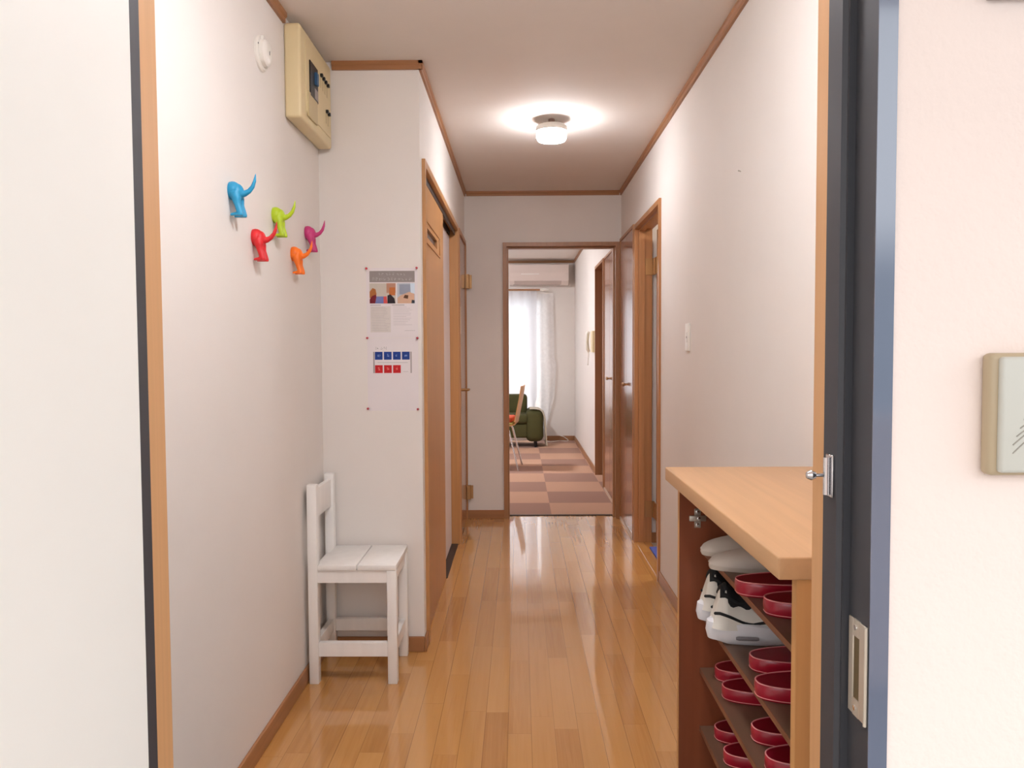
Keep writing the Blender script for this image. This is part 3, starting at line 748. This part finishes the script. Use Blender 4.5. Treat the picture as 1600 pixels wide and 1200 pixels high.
# ---------------------------------------------------------------- slippers
REDL = mat('red_vinyl', (168, 16, 44), .28, var=.04, coat=.3); REDIN = mat('dark_red_insole', (128, 6, 30), .4, var=.05); PIPE = mat('pink_piping', (236, 160, 160), .4, var=.02)
def outline(t, Ln=.262, W=.047, off=0.0):
    """t in 0..1 round the sole; heel at x=0, toe at x=Ln"""
    a = 2*math.pi*t; cx = math.cos(a); sy = math.sin(a)
    x = Ln/2 - (Ln/2+off)*cx
    f = x/Ln
    wid = W*(.90+.14*max(0, min(1, f)))
    y = (wid+off)*math.copysign(abs(sy)**.78, sy)
    return x, y
def make_slipper():
    o = empty('slipper')
    N = 48
    m = MB(); prof = [(.000, .0), (.002, .006), (.003, .018), (.0025, .031), (.001, .0342), (-.002, .0345), (-.003, .030)]
    rings = []
    for off, z in prof:
        rings.append([m.bm.verts.new((*outline(k/N, off=off), z)) for k in range(N)])
    for A, Bb in zip(rings, rings[1:]):
        for k in range(N): m.bm.faces.new((A[k], A[(k+1) % N], Bb[(k+1) % N], Bb[k]))
    m.bm.faces.new(rings[0][::-1])
    m.build('sole', REDL, o, smooth=True)
    m = MB(); m.prism([outline(k/N, off=-.0022) for k in range(N)], .022, .0338, 2); m.build('insole', REDIN, o)
    m = MB(); m.tube([(*outline(k/N, off=.0008), .0345) for k in range(N)], .0014, 6, closed=True); m.tube([(*outline(k/N, off=.0018), .0045) for k in range(N)], .0010, 6, closed=True)
    m.build('piping', PIPE, o, smooth=True)
    def vf(u, v):
        x = .115 + .142*u; f = x/.262
        xx, _ = 0, 0
        hw = .047*(.90+.14*f)*max(.02, (1-((x-.131)/.131)**2 if x > .131 else 1))**.39
        a = math.pi*v; h = .034 + .036*math.sin(min(1, (1-u)*1.5+.12)*math.pi/2)*(math.sin(a)**.8 if math.sin(a) > 0 else 0)
        bow = -.022*math.sin(a)*(1-u)
        return Vector((x-bow, hw*math.cos(a)*.97, max(.030, h)))
    m = MB().grid(vf, 14, 17).thick(.003); m.build('vamp', REDL, o, smooth=True)
    return o
slip = make_slipper(); first = True
R1, R2, R3, R4 = SZ[0], SZ[1], SZ[2], SZ[3]
PL = [(.432, 1.520, R1, 'far one of the two red slippers on the top shelf beside the white slippers', 'red slippers on the top shelf'),
      (.452, 1.405, R1, 'near one of the two red slippers on the top shelf beside the white slippers', 'red slippers on the top shelf'),
      (.466, 1.535, R2, 'far one of the two red slippers on the shelf beside the sneakers', 'red slippers on the second shelf'),
      (.440, 1.415, R2, 'near one of the two red slippers on the shelf beside the sneakers', 'red slippers on the second shelf'),
      (.470, 1.822, R3, 'red slipper farthest back on the third shelf', 'red slippers on the third shelf'),
      (.460, 1.722, R3, 'second red slipper from the far end of the third shelf', 'red slippers on the third shelf'),
      (.470, 1.532, R3, 'third red slipper from the far end of the third shelf', 'red slippers on the third shelf'),
      (.462, 1.420, R3, 'nearest red slipper on the third shelf, cut by the photo\'s bottom edge', 'red slippers on the third shelf'),
      (.470, 1.824, R4, 'farthest red slipper on the lowest shelf in view', 'red slippers on the lowest shelf'),
      (.463, 1.715, R4, 'nearer red slipper at the far end of the lowest shelf in view', 'red slippers on the lowest shelf')]
for k, (x, y, z, lb, g) in enumerate(PL):
    s = slip if k == 0 else copy_tree(slip)
    s.location = (x, y, z+.0005); s.scale = (.94, 1, .82); s.rotation_euler = (0, 0, math.radians([2, -2, 1, -1, 2, -2, 1, -1, 1, 0][k])); tag(s, lb, 'slipper', g)
# white slippers, toes outward
CREAMS = mat('white_cloth_slipper', (214, 206, 196), .75, bump=.3, bscale=500, var=.03); WSOLE = mat('white_slipper_sole', (206, 196, 184), .6, var=.03)
def make_white():
    o = empty('slipper'); N = 40
    m = MB(); prof = [(.000, 0), (.002, .005), (.001, .012), (-.004, .016)]
    rings = [[m.bm.verts.new((*outline(k/N, .27, .045, off=of), z)) for k in range(N)] for of, z in prof]
    for A, Bb in zip(rings, rings[1:]):
        for k in range(N): m.bm.faces.new((A[k], A[(k+1) % N], Bb[(k+1) % N], Bb[k]))
    m.bm.faces.new(rings[0][::-1]); m.bm.faces.new(rings[-1]); m.build('sole', WSOLE, o, smooth=True)
    def vf(u, v):
        x = .001 + .150*u
        hw = .046*max(.004, 1-((x-.135)/.135)**2 if x < .135 else 1)**.42
        a = math.pi*v; top = .013 + .030*math.sin(min(1, (u**.6)*1.05)*math.pi/2)
        return Vector((x, hw*math.cos(a)*1.0, .011 + (top-.011)*max(0, math.sin(a))**.7))
    MB().grid(vf, 16, 19).thick(-.003).build('vamp', CREAMS, o, smooth=True)
    return o
w0 = make_white(); w0.location = (.432, 1.815, R1+.0005); w1 = copy_tree(w0); w1.location = (.422, 1.700, R1+.0005); w1.rotation_euler = (0, 0, math.radians(-3)); w0.rotation_euler = (0, 0, math.radians(3))
tag(w0, 'far one of the pair of white slippers under the cabinet top', 'slipper', 'white slippers on the top shelf'); tag(w1, 'near one of the pair of white slippers under the cabinet top', 'slipper', 'white slippers on the top shelf')

# ---------------------------------------------------------------- sneakers (heel outward)
SNW = mat('white_sneaker_leather', (232, 228, 218), .5, var=.02); SNS = mat('white_rubber_sole', (232, 232, 236), .45, var=.02); SNB = mat('black_mesh', (22, 22, 24), .7, bump=.3, bscale=600); SNA = mat('grey_air_window', (130, 126, 130), .25)
def make_sneaker():
    o = empty('sneaker'); Ln = .285
    def hw(f):   # half width of the upper
        return .036*(1-(1-min(1, f/.10))**2*.45) * (1+.28*math.sin(math.pi*max(0, min(1, (f-.35)/.6))) ) * (1 if f < .85 else max(.10, 1-((f-.85)/.155)**2)**.6)
    def ht(f):   # height of the upper
        if f < .06: return .112+.012*(f/.06)
        if f < .20: return .124-.024*((f-.06)/.14)
        if f < .48: return .100+.008*math.sin((f-.20)/.28*math.pi/2)
        return .042+.066*(1-((f-.48)/.53)**1.3) if f < 1 else .042
    def up(u, v, k=1.0):
        x = Ln*(.012+.975*u); a = math.pi*v
        h = ht(u); w_ = hw(u)*k
        cs = math.copysign(abs(math.cos(a))**.75, math.cos(a)); sn = max(0, math.sin(a))**.85
        lean = .020*(1-min(1, u/.25))*sn
        return Vector((x+lean, w_*cs*(1-.30*sn*(1 if u < .6 else .6)), .034+(h-.034)*sn*k))
    m = MB().grid(lambda u, v: up(u, v), 30, 25)
    for side in (0, -1): m.bm.faces.new([m.V[side][j] for j in range(25)][::(1 if side else -1)])
    m.build('upper', SNW, o, smooth=True)
    # black collar, throat and tongue: patch slightly outside of the upper
    def patch_(u, v):
        uu = .02+.60*u; lowv = .5-(.30 if u < .5 else .30-.17*(u-.5)/.5) + .05*math.sin(u*26)*(.5 if u < .6 else 0) + (.10 if u < .12 else 0)
        vv = lowv+(1-2*lowv)*v
        p = up(uu, vv, 1.09); return p
    MB().grid(patch_, 26, 15).thick(.0015).build('collar', SNB, o, smooth=True)
    # collar roll at the heel
    pts = [up(.03+.28*(i/12), .72, 1.03) for i in range(13)][::-1]+[up(.03, .72-.44*i/6, 1.03) for i in range(1, 6)]+[up(.03+.28*(i/12), .28, 1.03) for i in range(13)]
    MB().tube(pts, .0055, 10).build('collar_padding', SNB, o, smooth=True)
    # sole, thick heel
    N = 56; m = MB()
    def so(k, off, z):
        x, y = outline(k/N, Ln, .041, off); f = x/Ln
        rise = .016*max(0, 1-f/.16)**2 + .014*max(0, (f-.8)/.2)**2 if z == 0 else 0
        hh = z*(1-.34*max(0, min(1, (f-.25)/.6)))
        return (x, y, rise+hh)
    rings = [[m.bm.verts.new(so(k, of, z)) for k in range(N)] for of, z in ((-.006, 0), (.002, .008), (.006, .024), (.003, .046), (-.005, .052))]
    for A, Bb in zip(rings, rings[1:]):
        for k in range(N): m.bm.faces.new((A[k], A[(k+1) % N], Bb[(k+1) % N], Bb[k]))
    m.bm.faces.new(rings[0][::-1]); m.bm.faces.new(rings[-1]); sl = m.build('sole', SNS, o, smooth=True)
    for s in (-1, 1):
        m = MB(); m.tube([(.050+.006*i, s*(.0437+.0004*i), .0200) for i in range(9)], [.003]+[.0042]*7+[.003], 10); m.build('air_window', SNA, sl, smooth=True)
    # black line round the heel and rising along the side
    pts = []
    for i in range(41):
        t = -1+2*i/40; f = abs(t)
        u = f*.62; s = 1 if t > 0 else -1
        v = (.10+.02*math.sin(f*6)) if s > 0 else 1-(.10+.02*math.sin(f*6))
        if f < .10: 
            p = up(0.0, .12+(.76)*(1-(t+.10)/.20), 1.0); p.z = .066; p.x -= .001
        else:
            p = up(u-.06, v, 1.02); p.z = .066-.016*max(0, min(1, (f-.1)/.5))+.004*math.sin(f*9); 
        pts.append(p)
    MB().tube(pts, .0034, 8).build('stripe', SNB, o, smooth=True)
    return o
s0 = make_sneaker(); s0.location = (.424, 1.808, R2+.0005); s1 = copy_tree(s0); s1.location = (.418, 1.690, R2+.0005); s0.rotation_euler = (0, 0, math.radians(2)); s1.rotation_euler = (0, 0, math.radians(-1))
tag(s0, 'far white and black sneaker, partly hidden behind its pair', 'sneaker', 'white and black sneakers in the cabinet'); tag(s1, 'near white and black sneaker with grey window in the sole', 'sneaker', 'white and black sneakers in the cabinet')

# ---------------------------------------------------------------- far room
o = empty('air_conditioner', (.265, DF, 2.245)); tag(o, 'white wall air conditioner above the curtains in the far room', 'air conditioner')
ACW = mat('ac_white', (226, 212, 204), .4, var=.01)
MB().prism([(0, -.135), (-.15, -.135), (-.20, -.09), (-.215, .02), (-.21, .13), (-.19, .14), (0, .14)], -.395, .395, 0).build('case', ACW, o)
MB().prism([(-.152, -.1352), (-.156, -.1352), (-.209, -.086), (-.204, -.085)], -.33, .30, 0).build('louver', mat('ac_louver', (200, 184, 176), .4), o)
MB().box((-.345, -.158, -.131), (.28, -.1525, -.1375)).build('air_slot', mat('ac_slot', (110, 96, 90), .6), o)
MB().box((-.24, -.217, .0), (.0, -.2125, .010)).build('reflection_strip', mat('ac_reflection', (250, 246, 242), .3), o)  # pale strip painting light reflected on the case front
# rod and curtains
o = empty('curtain_rod', (-.9, DF-.09, 2.05)); tag(o, 'brown curtain rod with a pale end bracket under the air conditioner', 'curtain rod')
MB().tube([(-1.55, 0, 0), (1.18, 0, 0)], .012, 12).build('rod', TRIMX, o, smooth=True)
MB().tube([(1.18, 0, 0), (1.25, 0, 0), (1.30, 0, -.004)], [.016, .018, .010], 12).tube([(1.20, 0, 0), (1.20, .088, 0)], .008, 8).tube([(1.20, .0, -.01), (1.24, .03, -.035), (1.29, .06, -.03)], .005, 8).build('end_bracket', WHITEPL, o, smooth=True)
SH = sheer('white_voile', (226, 226, 230), .6, .05); SH2 = sheer('white_voile_b', (244, 242, 242), .5, .25)
def cur(name, x0, x1, ztop, zb, y, per, amp, label, mt, edge=None):
    def fn(u, v):
        z = ztop+(zb(u)-ztop)*v; x = x0+(x1-x0)*u
        if edge: x += edge(u, v)
        a = amp*(.5+.5*v)
        return Vector((x, y+a*math.sin(u*per+.6*math.sin(v*2+u*3)), z))
    c = MB().grid(fn, 90, 26).build(name, mt, smooth=True)
    tag(c, label, 'curtain', 'white curtains at the balcony window'); return c
cur('curtain', -2.35, -1.0, 2.03, lambda u: .05, DF-.09, 60, .022, 'white curtain over the left of the balcony window, hidden by the door frame', SH)
cur('curtain', -.98, .235, 2.03, lambda u: .06+.55*max(0, (u-.78)/.22)**2, DF-.10, 56, .020, 'brightest white curtain falling behind the green sofa', SH)
cur('curtain', .10, .46, 2.00, lambda u: .05+.16*abs(u-.55)*2, DF-.055, 17, .016, 'thin white curtain hanging in a point beside the sofa', SH2, lambda u, v: (.04*math.sin(math.pi*min(1, v*1.05))**2*u*(1 if v > .5 else .3)) - (.32*(u-.7)*max(0, v-.78)/.22))
# sofa
GRN = mat('green_sofa_fabric', (72, 70, 32), .85, bump=.3, bscale=500, var=.08)
o = empty('sofa', (-.55, 9.95, 0)); tag(o, 'olive green fabric sofa in front of the curtains', 'sofa'); L = o.location
for nm, a, b_, bv in (('seat_base', (-1.35, 9.72, .12), (.10, 10.30, .30), .03), ('seat_cushion', (-1.33, 9.70, .30), (.10, 10.12, .42), .04), ('backrest', (-1.35, 10.08, .30), (.10, 10.31, .655), .05), ('armrest', (.075, 9.70, .07), (.30, 10.30, .478), .075), ('armrest', (-1.60, 9.70, .07), (-1.355, 10.30, .478), .05)):
    MB().box(M_(a), M_(b_), bv, 4).build(nm, GRN, o, smooth=True)
for x in (-1.5, .20):
    for y in (9.76, 10.22): MB().tube([M_((x, y, 0)), M_((x, y, .105))], [.016, .022], 12).build('leg', BLACK, o, smooth=True)
# throw blanket over the arm
KN = mat('cream_throw', (206, 196, 176), .9, bump=.6, bscale=300, var=.08)
def bl(u, v):
    path = [(.125, .487), (.16, .488), (.20, .486), (.255, .476), (.295, .44), (.314, .38), (.322, .26), (.334, .10)]
    t = u*(len(path)-1); i = min(len(path)-2, int(t)); f = t-i
    x = path[i][0]*(1-f)+path[i+1][0]*f; z = path[i][1]*(1-f)+path[i+1][1]*f
    return Vector((x+.008*math.sin(v*23+u*6)*(u > .55), 9.72+.34*v, z+.006*math.sin(v*17+u*9)*0))
th = empty('throw_blanket', (0, 0, 0)); tag(th, 'cream throw blanket with fringe draped over the sofa arm', 'blanket')
MB().grid(bl, 30, 40).thick(-.006).build('cloth', KN, th, smooth=True)
m = MB()
rr = random.Random(5)
for i in range(34):
    y = 9.73+.32*i/33; x = .340
    m.tube([(x, y, .10), (x+rr.uniform(-.006, .01), y+.003, .06), (x+rr.uniform(-.01, .014), y, .02)], .003, 5)
m.build('fringe', KN, th)
# dining chair facing left
PLY = wood('ash_plywood', (206, 152, 96), 'Z', .35, var=.08)
o = empty('dining_chair', (-.215, 8.03, 0), math.radians(-6)); tag(o, 'bent plywood dining chair on chrome legs in the far room', 'chair')
def ply(u, v):
    path = [(-.23, .452), (-.15, .462), (0, .455), (.12, .452), (.175, .462), (.20, .50), (.222, .60), (.250, .74), (.270, .868)]
    t = u*(len(path)-1); i = min(len(path)-2, int(t)); f = t-i
    x = path[i][0]*(1-f)+path[i+1][0]*f; z = path[i][1]*(1-f)+path[i+1][1]*f
    w_ = .20-.05*max(0, (u-.45))*1.2 - (.05 if .52 < u < .60 else 0)
    q = v*2-1
    dip = .016*q*q*(1 if u > .6 else .3)
    return Vector((x-dip*(1 if u > .6 else 0), q*w_, z+(dip if u < .5 else 0)))
MB().grid(ply, 28, 11).thick(.010).build('shell', PLY, o, smooth=True)
MB().box((-.215, -.185, .462), (.165, .185, .492), .012, 3).build('seat_pad', mat('olive_seat_pad', (150, 136, 62), .8), o, smooth=True)
for sx_, x_t, x_f in ((1, .10, .215), (-1, -.16, -.22)):
    for sy_ in (-1, 1):
        MB().tube([(x_t*.4, sy_*.13, .445), (x_t, sy_*.165, .435), (x_t+.02*sx_, sy_*.17, .41), (x_f, sy_*.20, .012), (x_f+.002, sy_*.201, .002)], [.009, .010, .010, .010, .010], 12).build('leg', CHROME, o, smooth=True)
c = MB().box((-.20, -.17, 0), (.155, .17, .055), .022, 3).build('cushion', mat('orange_red_cushion', (196, 78, 44), .8, var=.05), smooth=True)
c.location = (-.215, 8.03, .493); c.rotation_euler = (0, 0, math.radians(-6)); tag(c, 'orange red cushion lying on the plywood dining chair', 'cushion')
# intercom phone
o = empty('intercom_phone', (XR2, 7.82, 1.30)); tag(o, 'beige intercom handset on the far room wall with a coiled cord', 'intercom phone')
box('base_unit', (0, -.14, -.09), (-.028, .05, .125), CREAMPL, o, .006, 3)
MB().tube([(-.045, .075, .125), (-.058, .075, .10), (-.062, .075, .02), (-.058, .075, -.06), (-.042, .075, -.085)], [.016, .022, .018, .022, .016], 14).build('handset', WHITEPL, o, smooth=True)
pts = [(-.045+.006*math.cos(i*1.9)-.012*math.sin(i/60*math.pi), .075-.05*(i/60), -.085-.13*math.sin(i/60*math.pi)+.006*math.sin(i*1.9)) for i in range(61)]
MB().tube(pts, .0035, 6).build('cord', WHITEPL, o, smooth=True)
# floor cable
pts = [(.36, 10.40, .006), (.40, 10.28, .006), (.47, 10.33, .006), (.54, 10.40, .006), (.62, 10.36, .006), (.66, 10.44, .006), (.60, 10.474, .05), (.55, 10.476, .066)]
def smoothp(p, n=8):
    out = []; P_ = [Vector(q) for q in p]
    for i in range(len(P_)-1):
        a = P_[max(i-1, 0)]; b_ = P_[i]; c_ = P_[i+1]; d_ = P_[min(i+2, len(P_)-1)]
        for k in range(n):
            t = k/n; out.append(.5*((2*b_)+(c_-a)*t+(2*a-5*b_+4*c_-d_)*t*t+(3*b_-a-3*c_+d_)*t**3))
    out.append(P_[-1]); return out
o = MB().tube(smoothp(pts), .004, 8).build('power_cable', WHITEPL, smooth=True); tag(o, 'thin white cable on the floor in the far corner', 'cable')
